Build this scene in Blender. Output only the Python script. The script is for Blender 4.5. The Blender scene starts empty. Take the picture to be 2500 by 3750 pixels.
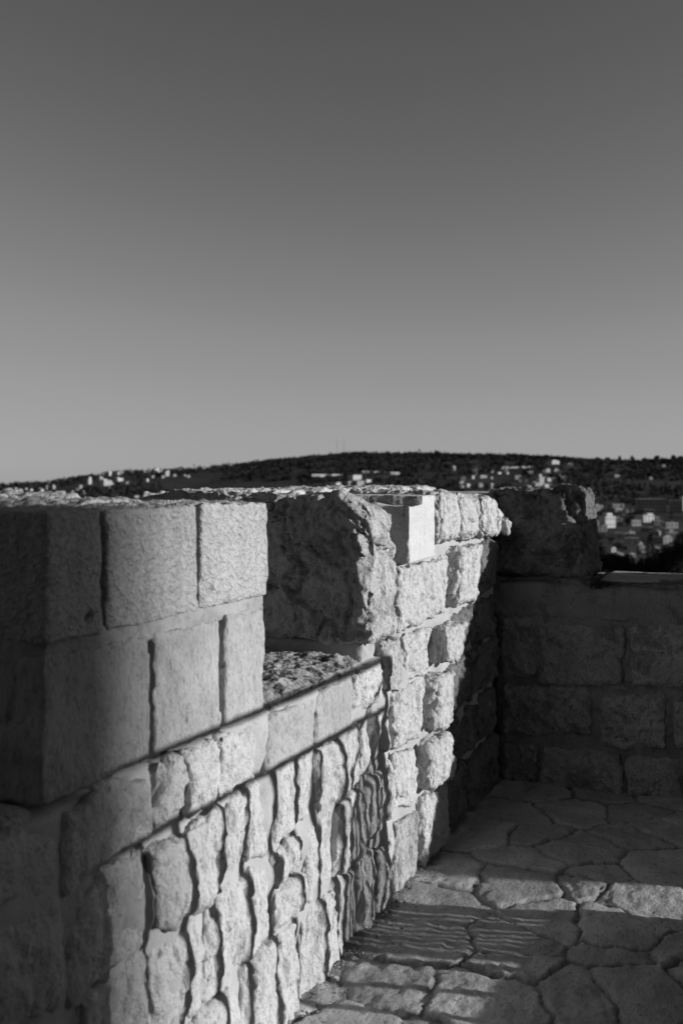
import bpy, math, random
import numpy as np
def _hash(ix, iy, iz, seed):
    h = (ix.astype(np.int64)*374761393 + iy.astype(np.int64)*668265263 + iz.astype(np.int64)*2147483647 + seed*1274126177) & 0xffffffff
    h = ((h ^ (h >> 13)) * 1274126177) & 0xffffffff
    h = ((h ^ (h >> 16)) * 2246822519) & 0xffffffff
    return h ^ (h >> 15)
_G = np.random.default_rng(5).normal(size=(256, 3)); _G /= np.linalg.norm(_G, axis=1)[:, None]
def perlin(p, seed=0):
    p = np.asarray(p, float); i = np.floor(p).astype(np.int64); f = p - i
    u = f*f*f*(f*(f*6-15)+10); out = np.zeros(len(p)); c = {}
    for a in (0, 1):
        for b in (0, 1):
            for d in (0, 1):
                g = _G[_hash(i[:, 0]+a, i[:, 1]+b, i[:, 2]+d, seed) & 255]
                c[a, b, d] = ((f - np.array([a, b, d]))*g).sum(1)
    l = lambda x, y, t: x + (y-x)*t
    return 1.5*l(l(l(c[0,0,0], c[1,0,0], u[:,0]), l(c[0,1,0], c[1,1,0], u[:,0]), u[:,1]),
                 l(l(c[0,0,1], c[1,0,1], u[:,0]), l(c[0,1,1], c[1,1,1], u[:,0]), u[:,1]), u[:,2])
def fbm(p, octv=4, seed=0, gain=0.5, lac=2.03):
    p = np.asarray(p, float); a = 1.0; s = np.zeros(len(p))
    for o in range(octv):
        s += a*perlin(p, seed+o*17); p = p*lac + 3.1; a *= gain
    return s
# ---- far terrain: height above the walkway as a function of bearing (tan from +Y) and range
SKY_T = np.array([-1.2, -0.343, -0.30, -0.255, -0.225, -0.19, -0.15, -0.115, -0.063, -0.019, 0.016, 0.095, 0.13, 0.18, 0.217, 0.25, 0.29, 0.343, 0.6, 1.2])
SKY_K = np.array([-0.9, -0.65, -0.45, 0.20, 0.55, 0.72, 0.95, 1.30, 1.85, 2.25, 2.45, 2.45, 2.36, 2.18, 2.0, 1.75, 1.65, 1.72, 1.4, 0.4])*0.01
R_RIDGE = 1800.0
def terrain_z(x, y):
    x = np.asarray(x, float); y = np.asarray(y, float)
    r = np.hypot(x, y); az = np.arctan2(x, y)
    t = np.tan(np.clip(az, -1.0, 1.0))
    k = np.interp(t, SKY_T, SKY_K)
    zr = k*R_RIDGE
    rp = [0, 10, 60, 150, 400, 700, 1000]; zp = [-7.5, -8, -17, -25, -40, -42, -31]
    near = np.interp(r, rp, zp)
    u = np.clip((r-1000)/(R_RIDGE-1000), 0, 1); u = u*u*(3-2*u)*0.55 + u*0.45
    mid = -31 + (zr+31)*u
    v = np.clip((r-R_RIDGE)/1400, 0, 1); v = v*v*(3-2*v)
    far = zr + (-170-zr)*v
    z = np.where(r < 1000, near, np.where(r < R_RIDGE, mid, far))
    n = fbm(np.stack([x/160, y/160, np.zeros_like(x)], 1).reshape(-1, 3), 3, 31)
    return z + n*np.clip(r/350, 0, 4)*0.55

rng = np.random.default_rng(11)
scene = bpy.context.scene
COL = scene.collection
EYE = 1.6
PHI = math.radians(22.579)                   # bearing of the parapet, from +Y towards +X
DW = 1.2955                                   # camera to wall face
SU, CU = math.sin(PHI), math.cos(PHI)
WO = (-DW*CU, DW*SU)                          # foot of the wall face beside the camera
S_CORNER = 5.25
SUN_AZ, SUN_EL = math.radians(99.3), math.radians(14.6)

# ------------------------------------------------------------------ helpers
def link(o):
    COL.objects.link(o); return o
def tag(o, label=None, cat=None, group=None, kind=None):
    if label: o['label'] = label
    if cat: o['category'] = cat
    if group: o['group'] = group
    if kind or cat: o['kind'] = kind or 'thing'
    return o
def empty(name, loc=(0, 0, 0), rz=0.0):
    o = bpy.data.objects.new(name, None); o.location = loc; o.rotation_euler = (0, 0, rz)
    o.empty_display_size = 0.2
    return link(o)
def mesh_obj(name, verts, faces, mats, parent=None, smooth=True, midx=None):
    me = bpy.data.meshes.new(name)
    verts = np.asarray(verts, np.float32)
    if isinstance(faces, np.ndarray):
        k = faces.shape[1]; nf = len(faces)
        me.vertices.add(len(verts)); me.vertices.foreach_set('co', verts.ravel())
        me.loops.add(nf*k); me.loops.foreach_set('vertex_index', faces.ravel().astype(np.int32))
        me.polygons.add(nf); me.polygons.foreach_set('loop_start', np.arange(0, nf*k, k, dtype=np.int32))
        me.polygons.foreach_set('loop_total', np.full(nf, k, np.int32))
        me.update(calc_edges=True)
    else:
        me.from_pydata(verts.tolist(), [], faces); me.update()
    for m in (mats if isinstance(mats, (list, tuple)) else [mats]): me.materials.append(m)
    me.polygons.foreach_set('use_smooth', np.full(len(me.polygons), bool(smooth)))
    if midx is not None: me.polygons.foreach_set('material_index', np.asarray(midx, np.int32))
    o = link(bpy.data.objects.new(name, me))
    if parent is not None: o.parent = parent
    return o
def sm(x, a, b):
    t = np.clip((x-a)/(b-a), 0, 1); return t*t*(3-2*t)

_J = np.random.default_rng(6).uniform(0.1, 0.9, (256, 3))
def facet(p, seed=0):
    """broken-stone facets: each cell is a tilted plane with a small step at its border"""
    p = np.asarray(p, float); i = np.floor(p-0.5).astype(np.int64)
    best = np.full(len(p), 1e9); val = np.zeros(len(p))
    for a in (0, 1):
        for b in (0, 1):
            for c in (0, 1):
                q = i+np.array([a, b, c]); h = _hash(q[:, 0], q[:, 1], q[:, 2], seed) & 255
                d = p-(q+_J[h]); d2 = (d*d).sum(1); m = d2 < best
                best[m] = d2[m]; val[m] = (d[m]*_G[(h[m]*7+13) & 255]).sum(1)+0.35*_G[h[m], 0]
    return val
_LC = {}
def lattice(nx, ny, nz, back=False):
    """surface points of an nx*ny*nz lattice (y+ = back face, left open unless asked for)"""
    key = (nx, ny, nz, back)
    if key in _LC: return _LC[key]
    quads = []
    def code(i, j, k): return (i*(ny+1)+j)*(nz+1)+k
    def face(fn, na, nb, flip):
        a, b = np.meshgrid(np.arange(na), np.arange(nb), indexing='ij')
        a = a.ravel(); b = b.ravel()
        q = np.stack([fn(a, b), fn(a+1, b), fn(a+1, b+1), fn(a, b+1)], 1)
        quads.append(q[:, ::-1] if flip else q)
    face(lambda a, b: code(a, 0, b), nx, nz, False)
    if back: face(lambda a, b: code(a, ny, b), nx, nz, True)
    face(lambda a, b: code(0, a, b), ny, nz, True)
    face(lambda a, b: code(nx, a, b), ny, nz, False)
    face(lambda a, b: code(a, b, 0), nx, ny, True)
    face(lambda a, b: code(a, b, nz), nx, ny, False)
    q = np.concatenate(quads)
    u, inv = np.unique(q, return_inverse=True)
    k = u % (nz+1); j = (u//(nz+1)) % (ny+1); i = u//((nz+1)*(ny+1))
    r = (np.stack([i/nx, j/ny, k/nz], 1), inv.reshape(q.shape))
    _LC[key] = r
    return r

def stone(name, quad, y0, y1, mat, parent, r=0.03, res=0.009, amp=0.010, freq=9.0, bulge=0.008, wob=0.010,
          pits=0.0, seed=0, streak=1.0, fine=0.003, extra=None, back=False, ymax_res=None, chip=0.0, nick=0.009):
    """one block: quad = TL, TR, BR, BL in (along, up); y0 = front (towards the walk), y1 = depth into the wall"""
    q = np.array(quad, float)
    w = 0.5*(q[1, 0]-q[0, 0]+q[2, 0]-q[3, 0]); h = 0.5*(q[0, 1]-q[3, 1]+q[1, 1]-q[2, 1]); d = y1-y0
    nx = max(4, int(round(w/res))); nz = max(4, int(round(h/res))); ny = max(3, int(round(d/(ymax_res or res))))
    P, F = lattice(nx, ny, nz, back)
    hs = np.array([w, d, h])/2
    b = (P*2-1)*hs
    rr = min(r, hs.min()*0.95)
    inner = np.clip(b, -(hs-rr), hs-rr)
    dv = b-inner; L = np.linalg.norm(dv, axis=1)[:, None]; N = dv/np.maximum(L, 1e-6)
    b = inner+rr*N
    uu = b[:, 0]/w+0.5; vv = b[:, 2]/h+0.5
    sz = (q[3]*((1-uu)*(1-vv))[:, None]+q[2]*(uu*(1-vv))[:, None]+q[1]*(uu*vv)[:, None]+q[0]*((1-uu)*vv)[:, None])
    V = np.stack([sz[:, 0], y0+hs[1]+b[:, 1], sz[:, 1]], 1)
    o = np.array([seed*7.31, seed*3.17, seed*1.93])
    front = np.clip(-N[:, 1], 0, 1)
    if bulge: V[:, 1] -= bulge*front*np.clip(1-(2*uu-1)**2, 0, 1)*np.clip(1-(2*vv-1)**2, 0, 1)
    if wob:
        V[:, 0] += wob*(perlin(V*np.array([7, 2, 7])+o, 3)+0.45*perlin(V*np.array([19, 6, 19])+o, 33))*(1-front*0.4)
        V[:, 2] += wob*(perlin(V*np.array([7, 2, 7])+o+50, 4)+0.45*perlin(V*np.array([19, 6, 19])+o+50, 34))*(1-front*0.4)
    pz = V*np.array([1, 1, 1/streak])
    D = amp*fbm(pz*freq+o, 4, 7, 0.52)
    if fine:
        D += fine*fbm(pz*freq*5+o, 3, 9, 0.65)
        D -= fine*1.3*sm(np.abs(perlin(pz*freq*1.7+o+31, 10)), 0.10, 0.0)      # chipped cracks
    if chip:
        wp_ = pz+0.012*np.stack([perlin(V*16+o, 35), perlin(V*16+o+5, 36), perlin(V*16+o+9, 37)], 1)
        D += chip*facet(wp_*freq*1.5+o, 38)+chip*0.5*facet(wp_*freq*3.7+o, 39)+chip*0.25*facet(wp_*freq*8+o, 40)
    if pits:
        n1 = perlin(pz*freq*2.6+o+9, 12); n2 = perlin(pz*freq*6.5+o+19, 13)
        D -= pits*(sm(n1, 0.35, 0.75)+0.5*sm(n2, 0.35, 0.7))
    if nick:      # knocked corners and arrises
        ed = np.minimum(np.minimum(uu, 1-uu)*w, np.minimum(vv, 1-vv)*h)
        D -= nick*sm(ed, 0.030, 0.0)*front*sm(perlin(V*13+o+70, 55)+0.6*perlin(V*33+o+71, 56), 0.05, 0.75)
    V = V+N*D[:, None]
    if extra is not None: V = extra(V, N, o)
    return mesh_obj(name, V, F, mat, parent)

def slab(name, x0, x1, y0, y1, z0, z1, mat, parent, res=0.03, r=0.02, amp=0.004, freq=6, fine=0.001, seed=1, back=True, **k):
    return stone(name, [(x0, z1), (x1, z1), (x1, z0), (x0, z0)], y0, y1, mat, parent, r=r, res=res, amp=amp, freq=freq,
                 bulge=0, wob=0.0, fine=fine, seed=seed, back=back, nick=0.0, **k)

class MB:
    """collects boxes and tubes for one mesh"""
    def __init__(s): s.v = []; s.f = []; s.m = []
    def box(s, x0, x1, y0, y1, z0, z1, m=0, rot=0.0, c=None):
        n = len(s.v)
        P = [(x0, y0, z0), (x1, y0, z0), (x1, y1, z0), (x0, y1, z0), (x0, y0, z1), (x1, y0, z1), (x1, y1, z1), (x0, y1, z1)]
        if rot:
            cx, cy = c if c else ((x0+x1)/2, (y0+y1)/2); cr, sr = math.cos(rot), math.sin(rot)
            P = [(cx+(x-cx)*cr-(y-cy)*sr, cy+(x-cx)*sr+(y-cy)*cr, z) for x, y, z in P]
        s.v += P
        for q in ((0, 3, 2, 1), (4, 5, 6, 7), (0, 1, 5, 4), (1, 2, 6, 5), (2, 3, 7, 6), (3, 0, 4, 7)):
            s.f.append(tuple(n+i for i in q)); s.m.append(m)
        return s
    def tube(s, a, b, r0, r1=None, k=10, m=0):
        r1 = r0 if r1 is None else r1
        a = np.array(a, float); b = np.array(b, float); d = b-a; d /= np.linalg.norm(d)
        e = np.cross(d, [0, 0, 1.0] if abs(d[2]) < 0.9 else [1.0, 0, 0]); e /= np.linalg.norm(e); g = np.cross(d, e)
        n = len(s.v)
        for p, r in ((a, r0), (b, r1)):
            for i in range(k):
                t = 2*math.pi*i/k; s.v.append(tuple(p+r*(math.cos(t)*e+math.sin(t)*g)))
        for i in range(k):
            j = (i+1) % k; s.f.append((n+i, n+j, n+k+j, n+k+i)); s.m.append(m)
        s.f.append(tuple(n+i for i in range(k))[::-1]); s.m.append(m)
        s.f.append(tuple(n+k+i for i in range(k))); s.m.append(m)
        return s
    def build(s, name, mats, parent=None, smooth=False):
        return mesh_obj(name, s.v, s.f, mats, parent, smooth, s.m)

# ------------------------------------------------------------------ materials (a black and white world: neutral greys)
def new_mat(name, rough=0.9):
    m = bpy.data.materials.new(name); m.use_nodes = True
    nt = m.node_tree; b = nt.nodes['Principled BSDF']
    b.inputs['Roughness'].default_value = rough
    b.inputs['Specular IOR Level'].default_value = 0.2
    return m, nt, b
def N(nt, typ, **kw):
    n = nt.nodes.new(typ)
    for k, v in kw.items():
        if k in n.inputs.keys() if isinstance(k, str) else False: n.inputs[k].default_value = v
        else: setattr(n, k, v)
    return n
def noise(nt, vec, scale, detail=6, rough=0.6, dist=0.0):
    n = nt.nodes.new('ShaderNodeTexNoise'); n.inputs['Scale'].default_value = scale
    n.inputs['Detail'].default_value = detail; n.inputs['Roughness'].default_value = rough; n.inputs['Distortion'].default_value = dist
    nt.links.new(vec, n.inputs['Vector']); return n.outputs['Fac']
def mapping(nt, vec, sc, rot=(0, 0, 0)):
    n = nt.nodes.new('ShaderNodeMapping'); n.inputs['Scale'].default_value = sc; n.inputs['Rotation'].default_value = rot
    nt.links.new(vec, n.inputs['Vector']); return n.outputs['Vector']
def ramp(nt, fac, stops):
    n = nt.nodes.new('ShaderNodeValToRGB'); e = n.color_ramp.elements
    e[0].position, e[0].color = stops[0][0], (stops[0][1],)*3+(1,)
    e[1].position, e[1].color = stops[-1][0], (stops[-1][1],)*3+(1,)
    for p, v in stops[1:-1]:
        x = e.new(p); x.color = (v, v, v, 1)
    nt.links.new(fac, n.inputs['Fac']); return n.outputs['Color']
def mth(nt, op, a, b=None, c=None):
    n = nt.nodes.new('ShaderNodeMath'); n.operation = op
    for i, v in enumerate((a, b, c)):
        if v is None: continue
        if isinstance(v, (int, float)): n.inputs[i].default_value = v
        else: nt.links.new(v, n.inputs[i])
    return n.outputs[0]
def bump(nt, h, dist, strength=1.0, prev=None):
    n = nt.nodes.new('ShaderNodeBump'); n.inputs['Distance'].default_value = dist; n.inputs['Strength'].default_value = strength
    nt.links.new(h, n.inputs['Height'])
    if prev is not None: nt.links.new(prev, n.inputs['Normal'])
    return n.outputs['Normal']

def stone_mat(name, base=0.42, dark=0.24, streak=0.35, b1=0.022, b2=0.006, lichen=0.0, pit=0.5, vary=0.12, lich_scale=7, grain=1.0):
    m, nt, b = new_mat(name)
    co = nt.nodes.new('ShaderNodeTexCoord').outputs['Object']
    st = mapping(nt, co, (1, 1, streak))
    n1 = noise(nt, co, 5, 6, 0.62); n2 = noise(nt, st, 38, 6, 0.65); n3 = noise(nt, mapping(nt, co, (1, 1, min(1.0, streak*1.5))), 120, 4, 0.6)
    col = ramp(nt, n1, [(0.30, dark+0.35*(base-dark)), (0.62, base)])
    pits = ramp(nt, n2, [(0.29, 0.22), (0.37, 0.95), (0.45, 1.0)])                       # little weathered holes, toned darker
    fine = ramp(nt, n3, [(0.34, 1-0.40*grain), (0.46, 1-0.02*grain), (0.62, 1+0.05*grain)])
    n4 = noise(nt, mapping(nt, co, (1, 1, min(1.0, streak*1.4))), 17, 7, 0.68, 0.4)
    big = ramp(nt, n4, [(0.29, 0.30), (0.35, 0.90), (0.45, 1.0)])
    v = mth(nt, 'MULTIPLY', col, mth(nt, 'ADD', mth(nt, 'MULTIPLY', mth(nt, 'SUBTRACT', pits, 1.0), pit), 1.0))
    v = mth(nt, 'MULTIPLY', v, fine)
    v = mth(nt, 'MULTIPLY', v, mth(nt, 'ADD', mth(nt, 'MULTIPLY', mth(nt, 'SUBTRACT', big, 1.0), min(1.0, pit*1.3)), 1.0))
    oi = nt.nodes.new('ShaderNodeObjectInfo').outputs['Random']
    v = mth(nt, 'MULTIPLY', v, mth(nt, 'ADD', mth(nt, 'MULTIPLY', oi, vary), 1.0-vary*0.6))
    if lichen:
        l = noise(nt, co, lich_scale, 9, 0.72, 0.6)
        lm = ramp(nt, l, [(0.50, 1.0), (0.58, 1.0-lichen)])
        v = mth(nt, 'MULTIPLY', v, lm)
    cc = nt.nodes.new('ShaderNodeCombineColor')
    for k in range(3): nt.links.new(v, cc.inputs[k])
    nt.links.new(cc.outputs[0], b.inputs['Base Color'])
    nb = bump(nt, n4, b1*1.3, 0.8)
    nb = bump(nt, n2, b1, 0.9, nb)
    nb = bump(nt, n3, b2, 0.9, nb)
    nt.links.new(nb, b.inputs['Normal'])
    return m

M = {}
M['rough'] = stone_mat('weathered limestone', 0.66, 0.54, 0.55, 0.020, 0.005, 0.0, 0.72, grain=0.5)
M['rough_shade'] = stone_mat('shade-darkened limestone with lichen', 0.27, 0.14, 0.6, 0.024, 0.006, 0.5, 0.6)  # darker copy of the limestone for the stretch lying in shadow
M['boulder'] = stone_mat('broken rough limestone', 0.62, 0.48, 0.75, 0.024, 0.006, 0.22, 0.75, lich_scale=6, grain=0.6)  # lichen contrast raised to stand in for weak shading in the gouges
M['white'] = stone_mat('freshly sawn limestone', 0.58, 0.48, 0.5, 0.007, 0.003, 0.0, 0.40, 0.02, 7, 0.4)
M['sill'] = stone_mat('lichen covered sill stone', 0.58, 0.40, 1.0, 0.020, 0.008, 0.80, 0.7, lich_scale=13)
M['shade'] = stone_mat('weathered limestone darkened for shade', 0.44, 0.28, 0.7, 0.024, 0.006, 0.35, 0.65, 0.2)  # base colour darkened for the back wall because it stands in shade
M['corner'] = stone_mat('dark rubble stone', 0.27, 0.13, 0.8, 0.024, 0.006, 0.5, 0.65, 0.1)  # darker base tone for the corner merlon
def pecked_mat():
    m, nt, b = new_mat('pecked dressed limestone')
    co = nt.nodes.new('ShaderNodeTexCoord').outputs['Object']
    n1 = noise(nt, co, 4, 5, 0.6); nf = noise(nt, co, 120, 4, 0.6)
    # rows of small punch marks: stretched, wavy cells
    tilt = mapping(nt, co, (1, 1, 1.35), (0, math.radians(14), 0))
    pk = noise(nt, tilt, 62, 2.5, 0.5, 0.9)
    vert = noise(nt, mapping(nt, co, (22, 22, 2.2)), 1.0, 5, 0.6)
    cr = ramp(nt, noise(nt, mapping(nt, co, (16, 16, 2.6)), 1.0, 8, 0.7, 0.5), [(0.27, 0.45), (0.33, 1.0)])
    col = ramp(nt, n1, [(0.3, 0.37), (0.65, 0.45)])
    v = mth(nt, 'MULTIPLY', col, ramp(nt, pk, [(0.32, 0.74), (0.6, 1.06)]))
    v = mth(nt, 'MULTIPLY', v, ramp(nt, vert, [(0.3, 0.86), (0.6, 1.03)]))
    v = mth(nt, 'MULTIPLY', v, cr)
    cc = nt.nodes.new('ShaderNodeCombineColor')
    for k in range(3): nt.links.new(v, cc.inputs[k])
    nt.links.new(cc.outputs[0], b.inputs['Base Color'])
    nb = bump(nt, pk, 0.014, 0.95); nb = bump(nt, nf, 0.003, 0.6, nb)
    nt.links.new(nb, b.inputs['Normal']); return m
M['pecked'] = pecked_mat()
M['dressed'] = stone_mat('dressed limestone', 0.48, 0.37, 0.4, 0.018, 0.005, 0.14, 0.65, 0.06, 3, 0.6)
def mortar_mat(name, base, dark, bd=0.004):
    m, nt, b = new_mat(name)
    co = nt.nodes.new('ShaderNodeTexCoord').outputs['Object']
    n1 = noise(nt, co, 7, 6, 0.6); n2 = noise(nt, co, 90, 5, 0.65); n3 = noise(nt, co, 26, 5, 0.6)
    v = mth(nt, 'MULTIPLY', ramp(nt, n1, [(0.3, dark), (0.65, base)]), ramp(nt, n3, [(0.28, 0.75), (0.42, 1.0)]))
    cc = nt.nodes.new('ShaderNodeCombineColor')
    for k in range(3): nt.links.new(v, cc.inputs[k])
    nt.links.new(cc.outputs[0], b.inputs['Base Color'])
    nb = bump(nt, n3, bd*2, 0.6); nb = bump(nt, n2, bd, 0.6, nb)
    nt.links.new(nb, b.inputs['Normal']); return m
M['mortar'] = mortar_mat('pale lime mortar', 0.43, 0.34)
M['mortar_bed'] = mortar_mat('gritty bed mortar', 0.38, 0.27, 0.007)
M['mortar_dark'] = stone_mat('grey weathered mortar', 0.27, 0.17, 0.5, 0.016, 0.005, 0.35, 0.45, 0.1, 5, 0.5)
def plain(name, v, rough=0.8, nscale=8, var=0.3, metal=0.0):
    m, nt, b = new_mat(name, rough)
    co = nt.nodes.new('ShaderNodeTexCoord').outputs['Object']
    n1 = noise(nt, co, nscale, 5, 0.6)
    nt.links.new(ramp(nt, n1, [(0.3, v*(1-var)), (0.68, v*(1+var))]), b.inputs['Base Color'])
    b.inputs['Metallic'].default_value = metal
    return m
M['iron'] = plain('dark painted iron', 0.05, 0.5, 30, 0.2)
M['house'] = plain('sunlit rendered wall', 0.44, 0.9, 0.3, 0.12)
M['house_b'] = plain('greyer rendered wall', 0.17, 0.9, 0.3, 0.15)
M['house_c'] = plain('weathered rendered wall', 0.27, 0.9, 0.3, 0.2)
M['flat_roof'] = plain('flat concrete roof', 0.30, 0.9, 0.3, 0.2)
M['glass'] = plain('dark window glass', 0.04, 0.3, 1, 0.1)
M['leaf'] = plain('dark evergreen foliage', 0.018, 0.9, 0.9, 0.4)
M['leaf_far'] = plain('hillside foliage', 0.026, 0.9, 0.02, 0.5)
M['bark'] = plain('bark', 0.06, 0.9, 6, 0.3)
M['weed'] = plain('dry wall plant', 0.05, 0.9, 40, 0.4)
M['paint'] = plain('black marker scratches', 0.05, 0.8, 40, 0.2)
M['pebble'] = plain('grit', 0.22, 0.9, 40, 0.5)
M['mast'] = plain('galvanised mast', 0.3, 0.5, 1, 0.1)
M['tower'] = stone_mat('tower masonry', 0.3, 0.2, 1.0, 0.02, 0.01)
def terrain_mat():
    m, nt, b = new_mat('dry hillside')
    co = nt.nodes.new('ShaderNodeTexCoord').outputs['Object']
    n1 = noise(nt, mapping(nt, co, (1, 1, 4)), 0.012, 7, 0.62); n2 = noise(nt, co, 0.11, 5, 0.6)
    v = mth(nt, 'MULTIPLY', ramp(nt, n1, [(0.40, 0.022), (0.60, 0.042), (0.74, 0.09)]), ramp(nt, n2, [(0.3, 0.7), (0.7, 1.2)]))
    cc = nt.nodes.new('ShaderNodeCombineColor')
    for k in range(3): nt.links.new(v, cc.inputs[k])
    nt.links.new(cc.outputs[0], b.inputs['Base Color']); return m
M['terrain'] = terrain_mat()
def floor_mat():
    m, nt, b = new_mat('worn flagstone', 0.5)
    co = nt.nodes.new('ShaderNodeTexCoord').outputs['Object']
    at = nt.nodes.new('ShaderNodeAttribute'); at.attribute_name = 'joint'
    joint = at.outputs['Fac']
    a2 = nt.nodes.new('ShaderNodeAttribute'); a2.attribute_name = 'tone'
    n1 = noise(nt, co, 6, 7, 0.62); n2 = noise(nt, mapping(nt, co, (1, 1.6, 1)), 45, 6, 0.66); n3 = noise(nt, co, 160, 4, 0.6)
    v = mth(nt, 'MULTIPLY', ramp(nt, n1, [(0.3, 0.24), (0.65, 0.44)]), ramp(nt, n2, [(0.30, 0.45), (0.46, 1.0)]))
    v = mth(nt, 'MULTIPLY', v, a2.outputs['Fac'])
    jd = mth(nt, 'MULTIPLY', ramp(nt, n2, [(0.3, 0.09), (0.7, 0.26)]), 0.8)
    mx = nt.nodes.new('ShaderNodeMix'); mx.data_type = 'FLOAT'
    nt.links.new(joint, mx.inputs[0]); nt.links.new(v, mx.inputs[2]); nt.links.new(jd, mx.inputs[3])
    cc = nt.nodes.new('ShaderNodeCombineColor')
    for k in range(3): nt.links.new(mx.outputs[0], cc.inputs[k])
    nt.links.new(cc.outputs[0], b.inputs['Base Color'])
    b.inputs['Specular IOR Level'].default_value = 0.5
    nb = bump(nt, n2, 0.010, 0.7); nb = bump(nt, n3, 0.003, 0.7, nb)
    nt.links.new(nb, b.inputs['Normal']); return m
M['floor'] = floor_mat()

# ------------------------------------------------------------------ near parapet (local x along the wall, y into the wall, z up)
W_RZ = math.pi/2-PHI
wall = tag(empty('parapet_wall', (WO[0], WO[1], 0), W_RZ),
           'sunlit stone parapet with merlons running from the lower corner to the dark inner corner', 'parapet wall', 'battlemented parapets')
T = 0.95
def core_extra(V, N, o):
    f = np.clip(-N[:, 1], 0, 1)
    V[:, 1] -= f*(0.030*sm(perlin(V*np.array([6, 1, 6])+4, 21), -0.5, 0.6)+0.004*fbm(V*np.array([25, 5, 25]), 3, 22))
    return V
base = slab('wall_base', -1.6, S_CORNER+T, 0.020, T, -0.35, 0.935, M['mortar'], wall, res=0.02, r=0.02, amp=0.006, freq=7, fine=0.002, seed=2, extra=core_extra, ymax_res=0.08)
cnt = [100]
def blk(parent, quad, style, y0=None, y1=None, label=None, **k):
    cnt[0] += 1
    P = dict(seed=cnt[0])
    if style == 'rough': mat = M['rough']; P.update(r=0.015, amp=0.006, bulge=0.006, wob=0.014, pits=0.009, streak=1.6, fine=0.0042, freq=9, res=0.006, chip=0.011); a, b = -0.016, 0.14
    elif style == 'rubble': mat = M['rough']; P.update(r=0.022, amp=0.017, bulge=0.010, wob=0.020, pits=0.009, streak=1.7, fine=0.004, freq=6.5, res=0.0065, chip=0.008); a, b = -0.004, 0.12
    elif style == 'pecked': mat = M['pecked']; P.update(r=0.007, amp=0.003, bulge=0.001, wob=0.003, pits=0.0, fine=0.0012, freq=7, res=0.008, chip=0.0012); a, b = -0.014, 0.25
    elif style == 'dressed': mat = M['dressed']; P.update(r=0.008, amp=0.004, bulge=0.001, wob=0.006, pits=0.002, streak=1.6, fine=0.0018, freq=9, chip=0.003); a, b = -0.012, 0.25
    elif style == 'white': mat = M['white']; P.update(r=0.012, amp=0.002, bulge=0.0, wob=0.002, fine=0.0007, freq=8); a, b = -0.030, 0.30
    elif style == 'shade': mat = M['shade']; P.update(r=0.022, amp=0.008, bulge=0.006, wob=0.016, pits=0.008, streak=1.2, fine=0.004, freq=9, res=0.009, chip=0.011); a, b = -0.022, 0.14
    P.update(k)
    mat = P.pop('mat', mat)
    o = stone('stone_block', quad, a if y0 is None else y0, b if y1 is None else y1, mat, parent, **P)
    if label: o['label'] = label
    return o
R_ = random.Random(4)
def course(parent, s0, s1, z0, z1, wmin, wmax, style, gap=0.012, jit=0.022, **k):
    s = s0
    while s < s1-0.06:
        w = R_.uniform(wmin, wmax)
        if s1-(s+w) < wmin*0.7: w = s1-s
        j = lambda: R_.uniform(-jit, jit)
        q = [(s+gap/2+j(), z1-gap/2+j()), (s+w-gap/2+j(), z1-gap/2+j()), (s+w-gap/2+j(), z0+gap/2+j()), (s+gap/2+j(), z0+gap/2+j())]
        p = R_.uniform(-0.012, 0.010)
        if h_split(R_, w, z1-z0) and style == 'rubble':
            zm = z0+(z1-z0)*R_.uniform(0.42, 0.58)
            blk(parent, [q[0], q[1], (q[1][0], zm+0.012), (q[0][0], zm+0.012)], style, y0=-0.016+p, **k)
            blk(parent, [(q[3][0], zm-0.012), (q[2][0], zm-0.012), q[2], q[3]], style, y0=-0.016-p, **k)
        else:
            blk(parent, q, style, y0=(-0.008 if style == 'rubble' else -0.018)+p, **k)
        s += w
def h_split(R, w, h): return R.random() < 0.10 and h > 0.2

# the merlon nearest the camera: large dressed blocks
merlon_a = slab('merlon', 1.600, 2.520, 0.060, T, 0.93, 1.520, M['mortar'], wall, res=0.02, r=0.02, amp=0.003, freq=8, fine=0.0015, seed=5, ymax_res=0.05)
merlon_a['label'] = 'merlon of smooth pecked ashlar blocks with a flat rough top'
HOLES = [(2.215, 1.311, 0.011, 0.03), (1.715, 1.311, 0.011, 0.03), (3.81, 1.194, 0.020, 0.035), (2.155, 0.80, 0.014, 0.025)]
def holes(V, N):
    f = np.clip(-N[:, 1], 0, 1)
    for hs_, hz, hr_, hd in HOLES:
        V[:, 1] += f*hd*sm(np.hypot(V[:, 0]-hs_, V[:, 2]-hz), hr_*1.25, hr_*0.6)
    return V
def peck_top(V, N, o):
    V = holes(V, N)
    t = np.clip(N[:, 2], 0, 1)
    V[:, 2] += t*(0.008*fbm(V*30+o, 3, 41)+0.012*V[:, 1])
    return V
for q, st, kw in [([(1.583, 1.538), (1.758, 1.537), (1.765, 1.272), (1.580, 1.272)], 'pecked', {}),
              ([(1.780, 1.536), (2.145, 1.534), (2.157, 1.270), (1.783, 1.273)], 'pecked', {}),
              ([(2.168, 1.533), (2.541, 1.534), (2.540, 1.270), (2.172, 1.272)], 'pecked', {}),
              ([(1.580, 1.247), (1.946, 1.241), (1.950, 0.955), (1.577, 0.955)], 'dressed', {}),
              ([(1.965, 1.241), (2.262, 1.241), (2.268, 0.945), (1.969, 0.952)], 'dressed', {}),
              ([(2.303, 1.243), (2.528, 1.241), (2.510, 0.940), (2.297, 0.952)], 'dressed', {})]:
    blk(merlon_a, q, st, res=0.008, extra=peck_top, **kw)
slab('mortar_bed', 1.586, 2.528, -0.004, 0.12, 1.226, 1.288, M['mortar_bed'], merlon_a, res=0.008, r=0.010, amp=0.008, freq=9, fine=0.003, seed=7, chip=0.004)
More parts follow.
